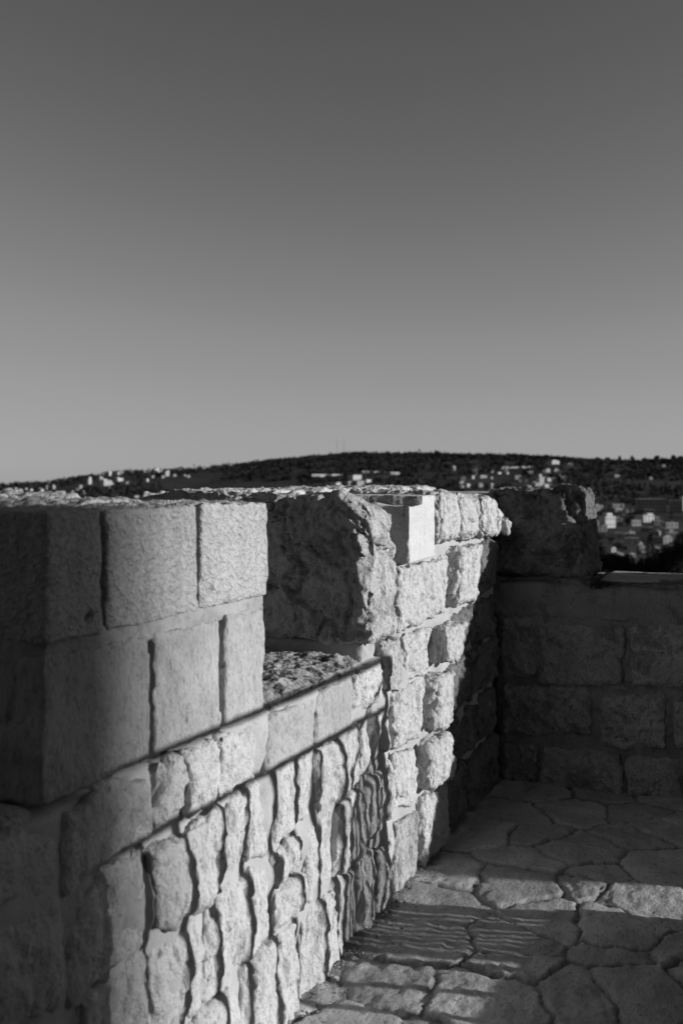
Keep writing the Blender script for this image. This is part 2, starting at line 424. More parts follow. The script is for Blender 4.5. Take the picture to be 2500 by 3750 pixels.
slab('mortar_bed', 2.262, 2.296, 0.004, 0.12, 0.945, 1.235, M['mortar_bed'], merlon_a, res=0.010, r=0.008, amp=0.004, freq=9, fine=0.001, seed=8)
# rough capping blocks behind the dressed facing, and the back facing
for i, (a, b) in enumerate([(1.59, 2.02), (2.04, 2.53)]):
    blk(merlon_a, [(a, 1.540), (b, 1.540), (b, 1.30), (a, 1.30)], 'rough', y0=0.255, y1=0.60, res=0.012, mat=M['dressed'], amp=0.007, pits=0.004, r=0.02)
    blk(merlon_a, [(a, 1.548), (b, 1.548), (b, 1.30), (a, 1.30)], 'rough', y0=0.610, y1=0.96, res=0.012, mat=M['dressed'], amp=0.009, pits=0.005, r=0.025)

# the merlon before it, only its end in reach of a step to the side
merlon_z = slab('merlon', -0.6, 0.62, 0.012, T, 0.93, 1.528, M['mortar'], wall, res=0.04, r=0.02, seed=6)
for a, b in [(-0.60, -0.2), (-0.18, 0.22), (0.24, 0.62)]:
    blk(merlon_z, [(a, 1.537), (b-0.01, 1.536), (b-0.01, 1.27), (a, 1.27)], 'pecked', res=0.02)
    blk(merlon_z, [(a, 1.245), (b-0.01, 1.245), (b-0.01, 0.955), (a, 0.955)], 'dressed', res=0.02)

# top course of the base
for q, st, kw in [([(1.975, 0.935), (2.095, 0.935), (2.10, 0.790), (1.965, 0.790)], 'rough', dict(amp=0.006)),
              ([(2.108, 0.925), (2.262, 0.930), (2.240, 0.763), (2.122, 0.772)], 'rough', dict(pits=0.010, extra=lambda V, N, o: holes(V, N))),
              ([(2.275, 0.930), (2.462, 0.920), (2.448, 0.769), (2.246, 0.762)], 'rough', dict(amp=0.006)),
              ([(2.552, 0.918), (2.872, 0.915), (2.872, 0.740), (2.539, 0.749)], 'dressed', dict(y1=0.3, amp=0.006, r=0.018)),
              ([(2.890, 0.915), (3.202, 0.928), (3.188, 0.735), (2.892, 0.737)], 'dressed', dict(y1=0.3, amp=0.006, r=0.018)),
              ([(3.214, 0.930), (3.488, 0.926), (3.472, 0.773), (3.204, 0.790)], 'rough', dict(amp=0.007, r=0.022))]:
    blk(base, q, st, res=0.009, **kw)
course(base, -0.6, 1.95, 0.775, 0.93, 0.22, 0.36, 'rubble', res=0.014)
# sill of the first opening: one lichen covered slab on a mortar bed
def sill_extra(V, N, o):
    t = np.clip(N[:, 2], 0, 1)
    V[:, 2] += t*(0.009*fbm(V*np.array([14, 14, 14])+o, 5, 51, 0.66)+0.006*facet(V*16, 53)+0.003*facet(V*45, 54)-0.025*sm(0.10-V[:, 1], 0, 0.10))
    return V
sl = slab('sill_slab', 2.535, 3.34, 0.015, T-0.02, 0.86, 0.965, M['sill'], base, res=0.007, r=0.02, amp=0.006, freq=10, fine=0.002, seed=9, extra=sill_extra)
slab('mortar_bed', 3.385, 3.70, 0.030, T, 0.90, 1.006, M['mortar'], base, res=0.010, r=0.020, amp=0.010, freq=8, fine=0.003, seed=10)
slab('sill_slab', 0.62, 1.58, 0.015, T-0.02, 0.86, 0.955, M['sill'], base, res=0.02, r=0.02, amp=0.006, freq=10, seed=13)

# rubble courses below
course(base, -0.6, 3.26, 0.525, 0.755, 0.22, 0.40, 'rubble')
course(base, 3.26, 3.50, 0.525, 0.755, 0.11, 0.14, 'rubble', amp=0.030, bulge=0.02, freq=6)
course(base, -0.6, 3.26, 0.265, 0.510, 0.22, 0.40, 'rubble')
course(base, 3.26, 3.60, 0.265, 0.510, 0.16, 0.20, 'rubble', amp=0.030, bulge=0.02, freq=6)
course(base, -0.6, 3.25, -0.03, 0.250, 0.22, 0.40, 'rubble')
course(base, 3.25, 3.60, -0.03, 0.250, 0.16, 0.20, 'rubble', amp=0.028, bulge=0.02, freq=6)

# far merlon with the rough end boulder
merlon_b = slab('merlon', 3.71, S_CORNER+T, 0.010, T, 0.93, 1.520, M['mortar'], wall, res=0.02, r=0.03, amp=0.006, freq=6, fine=0.0015, seed=15, ymax_res=0.04)
_v = np.empty(len(merlon_b.data.vertices)*3, np.float32); merlon_b.data.vertices.foreach_get('co', _v); _v = _v.reshape(-1, 3)
_m = (_v[:, 1] < 0.08); _v[:, 1] += _m*0.055*sm(_v[:, 2], 1.325, 1.36); _v[:, 2] = np.where(_v[:, 0] < 3.98, np.minimum(_v[:, 2], 1.43), _v[:, 2]); merlon_b.data.vertices.foreach_set('co', _v.ravel()); merlon_b.data.update()
merlon_b['label'] = 'rough merlon with a big broken end block and mixed face stones'
def boulder_extra(V, N, o):
    e = np.clip(-N[:, 0], 0, 1); f = np.clip(-N[:, 1], 0, 1)
    # split faces: ridges running down towards the front, chips, a joint
    a = V[:, 1]*0.83-V[:, 2]*0.55; b = V[:, 1]*0.55+V[:, 2]*0.83
    wv = 0.10*perlin(V*5+2, 68)
    g = np.stack([(a+wv)*8, b*3.2, V[:, 0]*3], 1)
    rid = 0.8*fbm(g+o, 4, 61, 0.6)
    cr1 = sm(np.abs(perlin(g*np.array([0.9, 1.3, 1])+7, 63)), 0.07, 0.0)*sm(perlin(V*4+11, 69), 0.0, 0.4)
    V[:, 0] -= e*(0.016*rid-0.030*cr1+0.011*fbm(V*20+o, 5, 64, 0.62))
    V[:, 0] -= e*(0.022*facet(np.stack([(a+wv)*9, b*5, V[:, 0]*4], 1), 41)+0.010*facet(V*17+wv[:, None]*8, 42)+0.004*facet(V*45, 43))
    V[:, 0] += e*0.014*sm(np.abs(V[:, 1]-0.33+0.02*perlin(V*9, 66)), 0.012, 0.0)*sm(V[:, 2], 1.30, 1.36)
    V[:, 1] += f*(-0.010*fbm(V*np.array([14, 14, 9])+o, 5, 65, 0.62)-0.012*facet(V*np.array([15, 15, 9]), 44))
    ch = np.clip(0.115-V[:, 1], 0, 0.2)
    V[:, 2] -= 0.52*ch*sm(V[:, 2], 1.20, 1.54)
    V[:, 2] += 0.018*np.clip(N[:, 2], 0, 1)*fbm(V*np.array([10, 6, 1])+o, 4, 67)
    return V
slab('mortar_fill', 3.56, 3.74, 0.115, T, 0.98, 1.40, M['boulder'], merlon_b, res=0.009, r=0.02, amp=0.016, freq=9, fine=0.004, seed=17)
slab('mortar_fill', 3.58, 3.99, 0.33, T, 1.0, 1.515, M['mortar'], merlon_b, res=0.016, r=0.03, amp=0.006, freq=8, fine=0.001, seed=18)
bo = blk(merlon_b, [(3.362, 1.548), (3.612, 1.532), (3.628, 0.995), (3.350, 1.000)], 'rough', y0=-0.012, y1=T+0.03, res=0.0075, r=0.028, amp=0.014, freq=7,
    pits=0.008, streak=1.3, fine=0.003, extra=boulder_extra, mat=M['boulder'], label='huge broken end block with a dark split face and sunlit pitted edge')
def white_extra(V, N, o):
    # broken top corner: a flake is gone on the near side, leaving a ledge
    cut = sm(3.885-V[:, 0]+0.03*perlin(V*14, 71), 0.0, 0.012)
    z2 = 1.490+0.030*(V[:, 1])+0.010*perlin(V*18+3, 72)
    V[:, 2] = np.where(V[:, 2] > z2, V[:, 2]*(1-cut)+z2*cut, V[:, 2])
    l = np.clip(-N[:, 0], 0, 1)
    V[:, 0] += l*(0.012*perlin(V*12, 73)+0.004*perlin(V*40, 74))
    return V
wb = blk(merlon_b, [(3.725, 1.530), (4.064, 1.532), (4.064, 1.268), (3.725, 1.266)], 'white', y0=-0.036, y1=0.34, res=0.007, r=0.005, chip=0.0025, extra=white_extra, label='smooth white replacement block with a broken near corner')
wb.data.materials.append(M['boulder'])  # side away from the sun gets patchier stone to look more shaded
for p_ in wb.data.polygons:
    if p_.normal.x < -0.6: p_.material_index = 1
blk(merlon_b, [(4.078, 1.548), (4.388, 1.542), (4.376, 1.316), (4.078, 1.320)], 'rough', y0=-0.062, y1=0.42, r=0.055, wob=0.009)
blk(merlon_b, [(4.420, 1.538), (4.722, 1.520), (4.735, 1.313), (4.407, 1.320)], 'rough', y0=-0.060, y1=0.36, r=0.05, wob=0.009)
blk(merlon_b, [(4.765, 1.518), (5.060, 1.505), (5.080, 1.308), (4.783, 1.312)], 'rough', y0=-0.072, y1=0.34, r=0.055, wob=0.009)
blk(merlon_b, [(5.075, 1.450), (5.165, 1.420), (5.165, 1.318), (5.085, 1.312)], 'rough', y0=-0.060, y1=0.2, r=0.018, res=0.006, amp=0.016)
blk(merlon_b, [(5.170, 1.405), (5.245, 1.385), (5.245, 1.312), (5.172, 1.308)], 'rough', y0=-0.092, y1=0.2, r=0.016, res=0.006, amp=0.016)
for q, st, kw in [([(3.655, 1.246), (4.315, 1.258), (4.268, 1.010), (3.650, 1.005)], 'rough', dict(y0=-0.022, pits=0.009, extra=lambda V, N, o: holes(V, N))),
                  ([(4.372, 1.284), (4.770, 1.284), (4.615, 1.008), (4.315, 1.030)], 'rough', dict(y0=-0.075, r=0.03, amp=0.016))]:
    blk(merlon_b, q, st, **kw)
blk(merlon_b, [(3.640, 1.245), (3.700, 1.245), (3.705, 1.12), (3.640, 1.10)], 'rough', y0=0.02, y1=0.2, res=0.007, r=0.02)
# smooth mortar top and the row of rough stones along the outer edge
slab('mortar_top', 3.60, S_CORNER+0.3, 0.36, 0.72, 1.40, 1.524, M['mortar'], merlon_b, res=0.02, r=0.03, amp=0.006, freq=5, seed=16)
s = 3.62
while s < S_CORNER+T-0.1:
    w = R_.uniform(0.28, 0.46)
    blk(merlon_b, [(s, 1.552), (s+w, 1.550), (s+w, 1.33), (s, 1.33)], 'rough', y0=0.68+R_.uniform(-0.03, 0.03), y1=T+0.02, res=0.012, pits=0.01)
    s += w+0.02
# face stones of the far stretch below
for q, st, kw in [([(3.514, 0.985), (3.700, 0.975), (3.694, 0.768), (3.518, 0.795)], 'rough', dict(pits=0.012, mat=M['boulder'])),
                  ([(3.728, 0.975), (4.089, 0.967), (4.064, 0.780), (3.775, 0.788)], 'rough', dict(amp=0.014)),
                  ([(4.114, 0.963), (4.456, 0.950), (4.262, 0.800), (4.118, 0.806)], 'rough', dict(y0=-0.080)),
                  ([(3.600, 0.766), (3.969, 0.775), (3.945, 0.535), (3.622, 0.558)], 'rough', {}),
                  ([(4.000, 0.763), (4.285, 0.747), (4.215, 0.520), (3.972, 0.556)], 'rough', dict(y0=-0.072, r=0.03)),
                  ([(3.610, 0.530), (3.877, 0.505), (3.888, 0.275), (3.640, 0.312)], 'rough', {}),
                  ([(3.911, 0.510), (4.258, 0.490), (4.258, 0.277), (3.951, 0.310)], 'rough', dict(y0=-0.068, r=0.03)),
                  ([(3.636, 0.265), (3.905, 0.240), (3.870, -0.02), (3.622, -0.02)], 'rough', dict(mat=M['dressed'])),
                  ([(3.925, 0.265), (4.290, 0.260), (4.280, -0.02), (3.905, -0.02)], 'rough', dict(y0=-0.035, r=0.03)),
                  # hollow filled by two thin rubble slivers where the sill meets the far merlon
                  ([(3.505, 0.760), (3.590, 0.745), (3.600, 0.560), (3.515, 0.545)], 'rubble', dict(y0=0.0)),
                  ]:
    blk(base if q[0][1] < 0.99 else merlon_b, q, st, **kw)
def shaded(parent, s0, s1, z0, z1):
    course(parent, s0, s1, z0, z1, 0.22, 0.42, 'shade', mat=M['rough_shade'])
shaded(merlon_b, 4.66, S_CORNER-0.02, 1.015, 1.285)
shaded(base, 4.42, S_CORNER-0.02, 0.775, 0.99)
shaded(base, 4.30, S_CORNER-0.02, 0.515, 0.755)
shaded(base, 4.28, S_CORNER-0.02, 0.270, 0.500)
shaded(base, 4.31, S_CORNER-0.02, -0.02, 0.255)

# faint scratched and inked marks on the split face of the end block
bv = np.empty(len(bo.data.vertices)*3, np.float32); bo.data.vertices.foreach_get('co', bv); bv = bv.reshape(-1, 3)
bv = bv[bv[:, 0] < 3.42]
MARKS = [[(0.404, 1.5107), (0.393, 1.514), (0.3784, 1.5092), (0.3693, 1.4979), (0.3747, 1.4847), (0.3839, 1.4797), (0.393, 1.4845)], [(0.3602, 1.4702), (0.3529, 1.4752), (0.3449, 1.4694), (0.3511, 1.4628), (0.3573, 1.4653)], [(0.3784, 1.4519), (0.3711, 1.4586), (0.362, 1.4548), (0.3609, 1.4483)], [(0.3366, 1.4493), (0.3276, 1.4534), (0.3196, 1.4496), (0.3221, 1.4404), (0.3294, 1.4436)], [(0.3221, 1.3942), (0.3131, 1.396), (0.3059, 1.3913), (0.3113, 1.383), (0.3041, 1.3816), (0.3102, 1.3717), (0.3203, 1.3698), (0.3304, 1.3647), (0.3276, 1.3582)], [(0.3857, 1.4354), (0.3747, 1.4422), (0.3675, 1.4341)], [(0.3457, 1.348), (0.3348, 1.345), (0.3239, 1.3388), (0.3366, 1.3303)], [(0.415, 1.1982), (0.404, 1.202), (0.3949, 1.1958), (0.3985, 1.1858), (0.4095, 1.1787)], [(0.3784, 1.1965), (0.3711, 1.1837), (0.3602, 1.1858), (0.3584, 1.1957)]]
for st in MARKS:
    mb = MB(); pts = []
    for (ya, za), (yb, zb) in zip(st[:-1], st[1:]):
        for k in range(3):
            y_, z_ = ya+(yb-ya)*k/3, za+(zb-za)*k/3
            i_ = np.argmin((bv[:, 1]-y_)**2+(bv[:, 2]-z_)**2); pts.append((float(bv[i_, 0])-0.0006, y_, z_))
    for p, q in zip(pts[:-1], pts[1:]):
        if p != q: mb.tube(p, q, 0.0017, k=5)
    mb.build('scratched_mark', M['paint'], merlon_b, True)

# a twist of wire caught in the open joint beside the end block
wi = tag(empty('wire', (0, 0, 0)), 'thin dark twist of wire caught in the open joint beside the broken end block', 'wire')
wi.location = (WO[0], WO[1], 0); wi.rotation_euler = (0, 0, W_RZ)
mb = MB(); pts = [(3.625+0.10*k/14, -0.012-0.012*math.sin(k*0.9), 1.232+0.010*math.sin(k*0.23*math.pi)+0.004*math.cos(k*2.1)) for k in range(15)]
for p, q in zip(pts[:-1], pts[1:]): mb.tube(p, q, 0.0028, k=6)
mb.build('wire_loop', M['iron'], wi, True)

# ------------------------------------------------------------------ back parapet (local x along it to the right, y away from the walk)
bx = WO[0]+S_CORNER*SU; by = WO[1]+S_CORNER*CU
back = tag(empty('parapet_wall', (bx, by, 0), -PHI),
           'dark shaded stone parapet across the far end of the walk, with a dark corner merlon', 'parapet wall', 'battlemented parapets')
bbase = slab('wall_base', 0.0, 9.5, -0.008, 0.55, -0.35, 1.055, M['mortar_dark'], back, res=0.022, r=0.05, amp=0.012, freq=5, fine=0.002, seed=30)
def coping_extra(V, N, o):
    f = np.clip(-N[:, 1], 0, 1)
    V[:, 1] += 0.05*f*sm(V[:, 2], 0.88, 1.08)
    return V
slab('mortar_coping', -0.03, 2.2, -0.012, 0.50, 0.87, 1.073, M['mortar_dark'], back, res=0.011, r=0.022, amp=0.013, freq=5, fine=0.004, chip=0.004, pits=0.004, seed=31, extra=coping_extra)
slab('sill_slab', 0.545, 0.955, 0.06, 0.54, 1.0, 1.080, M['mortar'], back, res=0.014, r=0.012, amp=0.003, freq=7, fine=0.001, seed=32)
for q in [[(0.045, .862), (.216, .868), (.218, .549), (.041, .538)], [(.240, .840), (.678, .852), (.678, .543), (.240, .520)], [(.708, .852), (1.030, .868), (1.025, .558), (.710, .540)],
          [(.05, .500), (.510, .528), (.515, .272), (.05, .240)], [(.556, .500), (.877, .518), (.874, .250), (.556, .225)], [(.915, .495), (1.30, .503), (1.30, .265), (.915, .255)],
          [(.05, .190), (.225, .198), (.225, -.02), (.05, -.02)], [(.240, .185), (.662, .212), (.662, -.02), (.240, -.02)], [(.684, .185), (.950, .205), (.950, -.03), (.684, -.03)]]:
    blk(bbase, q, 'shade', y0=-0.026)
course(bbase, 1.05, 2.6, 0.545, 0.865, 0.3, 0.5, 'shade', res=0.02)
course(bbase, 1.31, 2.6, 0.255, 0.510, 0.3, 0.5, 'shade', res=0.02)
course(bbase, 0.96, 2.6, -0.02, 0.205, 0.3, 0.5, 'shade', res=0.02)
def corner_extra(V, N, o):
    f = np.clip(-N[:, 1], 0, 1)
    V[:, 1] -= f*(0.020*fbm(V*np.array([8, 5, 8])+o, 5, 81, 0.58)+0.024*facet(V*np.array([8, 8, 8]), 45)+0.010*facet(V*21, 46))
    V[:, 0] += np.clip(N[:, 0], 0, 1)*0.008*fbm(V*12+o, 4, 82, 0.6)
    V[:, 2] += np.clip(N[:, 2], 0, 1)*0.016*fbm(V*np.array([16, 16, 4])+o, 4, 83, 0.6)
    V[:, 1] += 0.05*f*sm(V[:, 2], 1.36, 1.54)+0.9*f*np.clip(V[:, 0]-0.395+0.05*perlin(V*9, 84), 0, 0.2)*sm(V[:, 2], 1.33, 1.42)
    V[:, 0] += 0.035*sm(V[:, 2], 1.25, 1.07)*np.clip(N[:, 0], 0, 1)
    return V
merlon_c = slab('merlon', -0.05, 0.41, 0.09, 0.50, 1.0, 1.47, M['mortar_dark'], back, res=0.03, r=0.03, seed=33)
merlon_c['label'] = 'dark rubble corner merlon with a sunlit top edge'
blk(merlon_c, [(-0.04, 1.545), (0.462, 1.540), (0.480, 1.070), (-0.04, 1.085)], 'rough', y0=0.035, y1=0.44, res=0.0085, r=0.045, amp=0.016, freq=8, pits=0.010, streak=1.0, mat=M['corner'], extra=corner_extra, label='large dark corner block')
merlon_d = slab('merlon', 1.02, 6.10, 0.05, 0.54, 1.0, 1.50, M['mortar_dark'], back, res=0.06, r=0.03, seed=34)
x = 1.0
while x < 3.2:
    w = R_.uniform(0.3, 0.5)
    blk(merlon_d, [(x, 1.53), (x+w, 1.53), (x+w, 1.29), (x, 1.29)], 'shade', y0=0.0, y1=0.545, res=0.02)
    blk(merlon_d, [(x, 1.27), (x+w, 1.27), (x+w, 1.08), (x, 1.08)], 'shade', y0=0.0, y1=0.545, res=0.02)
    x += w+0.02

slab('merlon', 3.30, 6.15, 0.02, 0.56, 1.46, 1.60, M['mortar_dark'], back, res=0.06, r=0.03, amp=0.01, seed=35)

# ------------------------------------------------------------------ floor of the wall walk: irregular flagstones with sunken dirty joints
SEEDS = np.array([(0.137, 3.104), (0.477, 3.042), (0.578, 3.201), (0.274, 3.495), (0.355, 3.776), (0.644, 3.515), (0.777, 3.619), (0.931, 3.417), (0.974, 3.577), (1.141, 3.753), (0.953, 3.872), (0.688, 3.922), (0.46, 3.999), (0.818, 4.221), (0.664, 4.534), (0.889, 4.468), (0.876, 4.783), (1.038, 4.31), (1.266, 4.435), (1.072, 4.135), (1.311, 4.135), (1.544, 4.603), (1.124, 4.821), (1.428, 4.783), (1.11, 3.417), (0.953, 3.057), (0.737, 3.057), (-0.02, 2.90), (0.25, 2.80), (0.55, 2.80), (-0.16, 3.05)])
xs, ys = SEEDS[:, 0]-WO[0], SEEDS[:, 1]-WO[1]
sd = np.stack([xs*SU+ys*CU, xs*CU-ys*SU], 1)                      # (along, out from wall)
ex = []
for i in range(40):
    for j in range(12):
        p = (-2+0.34*i+R_.uniform(-.11, .11), -0.1+0.32*j+R_.uniform(-.1, .1))
        if np.min(np.hypot(sd[:, 0]-p[0], sd[:, 1]-p[1])) > 0.24 and not (2.75 < p[0] < 5.1 and p[1] < 0.85): ex.append(p)
sd = np.concatenate([sd, np.array(ex)])
ga = np.concatenate([np.arange(-1.6, 2.4, 0.03), np.arange(2.4, 5.3, 0.0085)])
gb = np.concatenate([np.arange(-0.10, 1.75, 0.0085), np.arange(1.75, 3.3, 0.05)])
A, B = np.meshgrid(ga, gb, indexing='ij'); sh = A.shape; A = A.ravel(); B = B.ravel()
p3 = np.stack([A, B, np.zeros_like(A)], 1)
Aw = A+0.026*perlin(p3*3.5, 91)+0.018*perlin(p3*13, 92)+0.006*perlin(p3*40, 95); Bw = B+0.026*perlin(p3*3.5+9, 93)+0.018*perlin(p3*13+9, 94)+0.006*perlin(p3*40+9, 96)
WGT = np.random.default_rng(12).uniform(-0.018, 0.018, len(sd))
edge = np.empty(len(A)); cid = np.empty(len(A), int)
for c0 in range(0, len(A), 20000):
    sl_ = slice(c0, c0+20000)
    dd = (Aw[sl_, None]-sd[None, :, 0])**2+(Bw[sl_, None]-sd[None, :, 1])**2
    dd = dd-WGT[None, :]
    i2 = np.argpartition(dd, 1, axis=1)[:, :2]
    d2 = np.take_along_axis(dd, i2, 1); od = np.argsort(d2, 1); i2 = np.take_along_axis(i2, od, 1); d2 = np.take_along_axis(d2, od, 1)
    cid[sl_] = i2[:, 0]
    edge[sl_] = (d2[:, 1]-d2[:, 0])/(2*np.hypot(sd[i2[:, 0], 0]-sd[i2[:, 1], 0], sd[i2[:, 0], 1]-sd[i2[:, 1], 1])+1e-6)
cr = np.random.default_rng(3)
hgt = cr.uniform(-0.006, 0.006, len(sd)); tx = cr.uniform(-0.022, 0.022, len(sd)); ty = cr.uniform(-0.022, 0.022, len(sd)); tone = cr.uniform(0.8, 1.15, len(sd)); rg = cr.uniform(0.3, 1.6, len(sd))
jw = 0.003+0.007*sm(perlin(p3*3, 97), -0.2, 0.7)
edge = edge+0.004*fbm(p3*45, 3, 103)
inn = sm(edge, jw*0.6, jw+0.006)
Z = inn*(hgt[cid]+(A-sd[cid, 0])*tx[cid]+(B-sd[cid, 1])*ty[cid]+0.0065*rg[cid]*fbm(p3*np.array([9, 14, 1])+cid[:, None]*3.3, 5, 98, 0.55))
Z += inn*(0.0035*facet(np.stack([A*7, B*9, A*0+cid*1.7], 1), 104)+0.0012*facet(np.stack([A*26, B*26, A*0], 1), 105))-0.006*inn*(1-sm(edge, 0.008, 0.03))*sm(perlin(p3*11, 106), -0.1, 0.4)
Z += (1-inn)*(-0.013+0.006*fbm(p3*22, 4, 99))
Z += 0.016*sm(0.07-B, 0.0, 0.08)*(0.6+0.6*fbm(p3*15, 3, 101))        # dirt banked against the wall foot
joint = np.clip(1-inn+sm(0.055-B+0.03*perlin(p3*9, 102), 0, 0.03), 0, 1)
ia = np.arange(sh[0]*sh[1]).reshape(sh)
FQ = np.stack([ia[:-1, :-1], ia[:-1, 1:], ia[1:, 1:], ia[1:, :-1]], -1).reshape(-1, 4)
fl = mesh_obj('floor', np.stack([A, -B, Z], 1), FQ, M['floor'])
fl.location = (WO[0], WO[1], 0); fl.rotation_euler = (0, 0, W_RZ)
for nm, val in (('joint', joint), ('tone', tone[cid])):
    at = fl.data.attributes.new(nm, 'FLOAT', 'POINT'); at.data.foreach_set('value', val.astype(np.float32))
tag(fl, 'irregular worn flagstone paving of the wall walk', kind='structure')

# loose grit along the wall foot
pv, pf = [], []
gr = np.random.default_rng(8)
def pebble(c, r):
    n = len(pv); d = gr.normal(size=(8, 3)); 
    P = np.array([[1, 0, 0], [-1, 0, 0], [0, 1, 0], [0, -1, 0], [0, 0, 1], [0, 0, -1]])*r*gr.uniform(0.6, 1.2, (6, 1))+c
    pv.extend(P.tolist())
    for t in ((0, 2, 4), (2, 1, 4), (1, 3, 4), (3, 0, 4), (2, 0, 5), (1, 2, 5), (3, 1, 5), (0, 3, 5)): pf.append(tuple(n+i for i in t))
for i in range(420):
    a = gr.uniform(2.2, 4.1); b = abs(gr.normal(0.02, 0.035))+0.015
    pebble((a, -b, 0.004), gr.uniform(0.002, 0.0065))
for i in range(260):
    a = gr.uniform(2.6, 4.6); b = gr.uniform(0.05, 1.2)
    pebble((a, -b, 0.001), gr.uniform(0.0015, 0.004))
g = mesh_obj('gravel', pv, pf, M['pebble'], smooth=False)
g.location = (WO[0], WO[1], 0); g.rotation_euler = (0, 0, W_RZ)
tag(g, 'loose grit along the foot of the sunlit wall and in the joints', kind='stuff')

# rampart body under the walk and the raised walk on the sun side
def wl(a, out, z): return (WO[0]+a*SU+out*CU, WO[1]+a*CU-out*SU, z)
rb = MB().box(-1.6, S_CORNER+0.5, -9.0, T-0.1, -9.0, -0.10)
ro = rb.build('rampart_terrain', M['tower']); ro.location = (WO[0], WO[1], 0); ro.rotation_euler = (0, 0, W_RZ)
tag(ro, 'solid body of the rampart under the walk', kind='structure')
RAIL_T = math.radians(4.6)
PLAT = 0.40
CORN_A, CORN_O = 4.08, 2.10
pl = MB()
d1 = np.array([-math.cos(RAIL_T), -math.sin(RAIL_T)])           # back along the wall, drawing slightly nearer to it
SEC2 = math.radians(-4.5)                                       # run of the second section, from the wall normal towards the far end
d2 = np.array([math.sin(SEC2), math.cos(SEC2)])
c_ = np.array([CORN_A, CORN_O])
e_ = c_+d2*1.3
pts = [c_, e_, e_+np.array([0.0, 3.0]), np.array([-1.6, e_[1]+3.0]), c_+d1*5.7]
n_ = 5
v_ = [(p[0], -p[1], -0.1) for p in pts]+[(p[0], -p[1], PLAT) for p in pts]
pl.v = v_; pl.f = [tuple(range(n_, 2*n_))[::-1]]+[(i, i+n_, (i+1) % n_+n_, (i+1) % n_) for i in range(n_)]; pl.m = [0]*(n_+1)
po = pl.build('raised_pavement', M['floor']); po.location = (WO[0], WO[1], 0); po.rotation_euler = (0, 0, W_RZ)
tag(po, 'raised paved platform beside the walk', kind='structure')

rail = tag(empty('metal_railing', (WO[0], WO[1], 0), W_RZ), 'metal railing whose bar shadows fall on the sunlit wall', 'railing')
TOP = PLAT+1.092
def run(c, d, L, first, step, n, hw=0.0165):
    def at(t, z): return (c[0]+d[0]*t, -(c[1]+d[1]*t), z)
    for nm, z, r in (('top_rail', TOP, 0.0125), ('middle_rail', TOP-0.185, 0.0125)):
        MB().tube(at(0, z), at(L, z), r, k=12).build(nm, M['iron'], rail, True)
    b0 = None
    for i in range(n):
        t = first+i*step
        p = at(t, 0)
        if b0 is None:
            ang = math.atan2(-d[1], d[0]); b0 = MB().box(-hw, hw, -0.005, 0.005, PLAT-0.02, TOP-0.185, rot=ang, c=(0, 0)).build('baluster', M['iron'], rail)
            b0.location = (p[0], p[1], 0)
        else:
            o = b0.copy(); COL.objects.link(o); o.parent = rail; o.location = (p[0], p[1], 0)
    for t in (0.0, L):
        MB().tube(at(t, PLAT-0.02), at(t, TOP), 0.026, k=10).build('post', M['iron'], rail, True)
run(c_+d2*0.04+d1*0.04, d1, 5.2, 0.14, 0.165, 30)
run(c_+d2*0.04+d1*0.04, d2, 1.25, 0.125, 0.118, 10, 0.030)

# tall tower far off on the sun side; its edge draws the broad soft shadow over the near end of the wall
tw = np.array(wl(1.98, 0, 0)[:2]); sv = np.array([math.sin(SUN_AZ), math.cos(SUN_AZ)]); pv_ = np.array([-sv[1], sv[0]])
tc = tw+sv*62
tower = tag(empty('stone_tower', (tc[0], tc[1], 0), math.atan2(sv[1], sv[0])), 'square stone tower beyond the platform on the sunny side', 'tower')
# local x = away along the sun bearing, y = to the far side; the tower's far edge sits on y = 0
tb = MB().box(0, 11, -18, 0, -18, 23)
tb.build('tower_wall', M['tower'], tower)
for k in range(9): MB().box(-0.3, 0.5, -18+2.0*k+0.02, -18+2.0*k+1.1, 23.003, 24.4).build('merlon', M['tower'], tower)

# the gatehouse is added unseen behind the viewer to block sky light
gh = tag(empty('sky_blocker', (0.0, -2.6, 0.0), -math.radians(10)), 'dark stone gatehouse added unseen behind the viewer to block sky light', 'sky_blocker')
gb_ = MB()
gb_.box(-7, -0.75, -3, 0, -9, 8); gb_.box(0.75, 9, -3, 0, -9, 8); gb_.box(-0.748, 0.748, -3, 0, 2.2, 8); gb_.box(-0.748, 0.748, -3, -2.6, -0.1, 2.198)
gb_.build('wall', M['shade'], gh)
MB().box(-0.72, 0.72, -0.5, -0.42, 0.0, 2.18).build('door', M['bark'], gh)
for wx in (-5.0, 4.5):
    MB().box(wx-0.35, wx+0.35, -0.05, 0.03, 4.2, 5.6).build('window', M['glass'], gh)
# ------------------------------------------------------------------ terrain: one sheet to the horizon
azs = np.concatenate([np.linspace(-math.pi, -0.55, 50)[:-1], np.linspace(-0.55, 0.55, 420), np.linspace(0.55, math.pi, 50)[1:]])
rs = np.concatenate([[2.0], np.geomspace(9, 900, 60), np.linspace(915, 1990, 110), np.geomspace(2050, 14000, 24)])
AZ, RR = np.meshgrid(azs, rs, indexing='ij')
TX, TY = RR*np.sin(AZ), RR*np.cos(AZ)
TZ = terrain_z(TX.ravel(), TY.ravel())
ia = np.arange(AZ.size).reshape(AZ.shape)
FT = np.stack([ia[:-1, :-1], ia[:-1, 1:], ia[1:, 1:], ia[1:, :-1]], -1).reshape(-1, 4)[:, ::-1]
tag(mesh_obj('hills', np.stack([TX.ravel(), TY.ravel(), TZ], 1), FT, M['terrain']), 'dark dry hillside across the valley', kind='structure')
def tz(x, y): return float(terrain_z(np.array([x]), np.array([y]))[0])

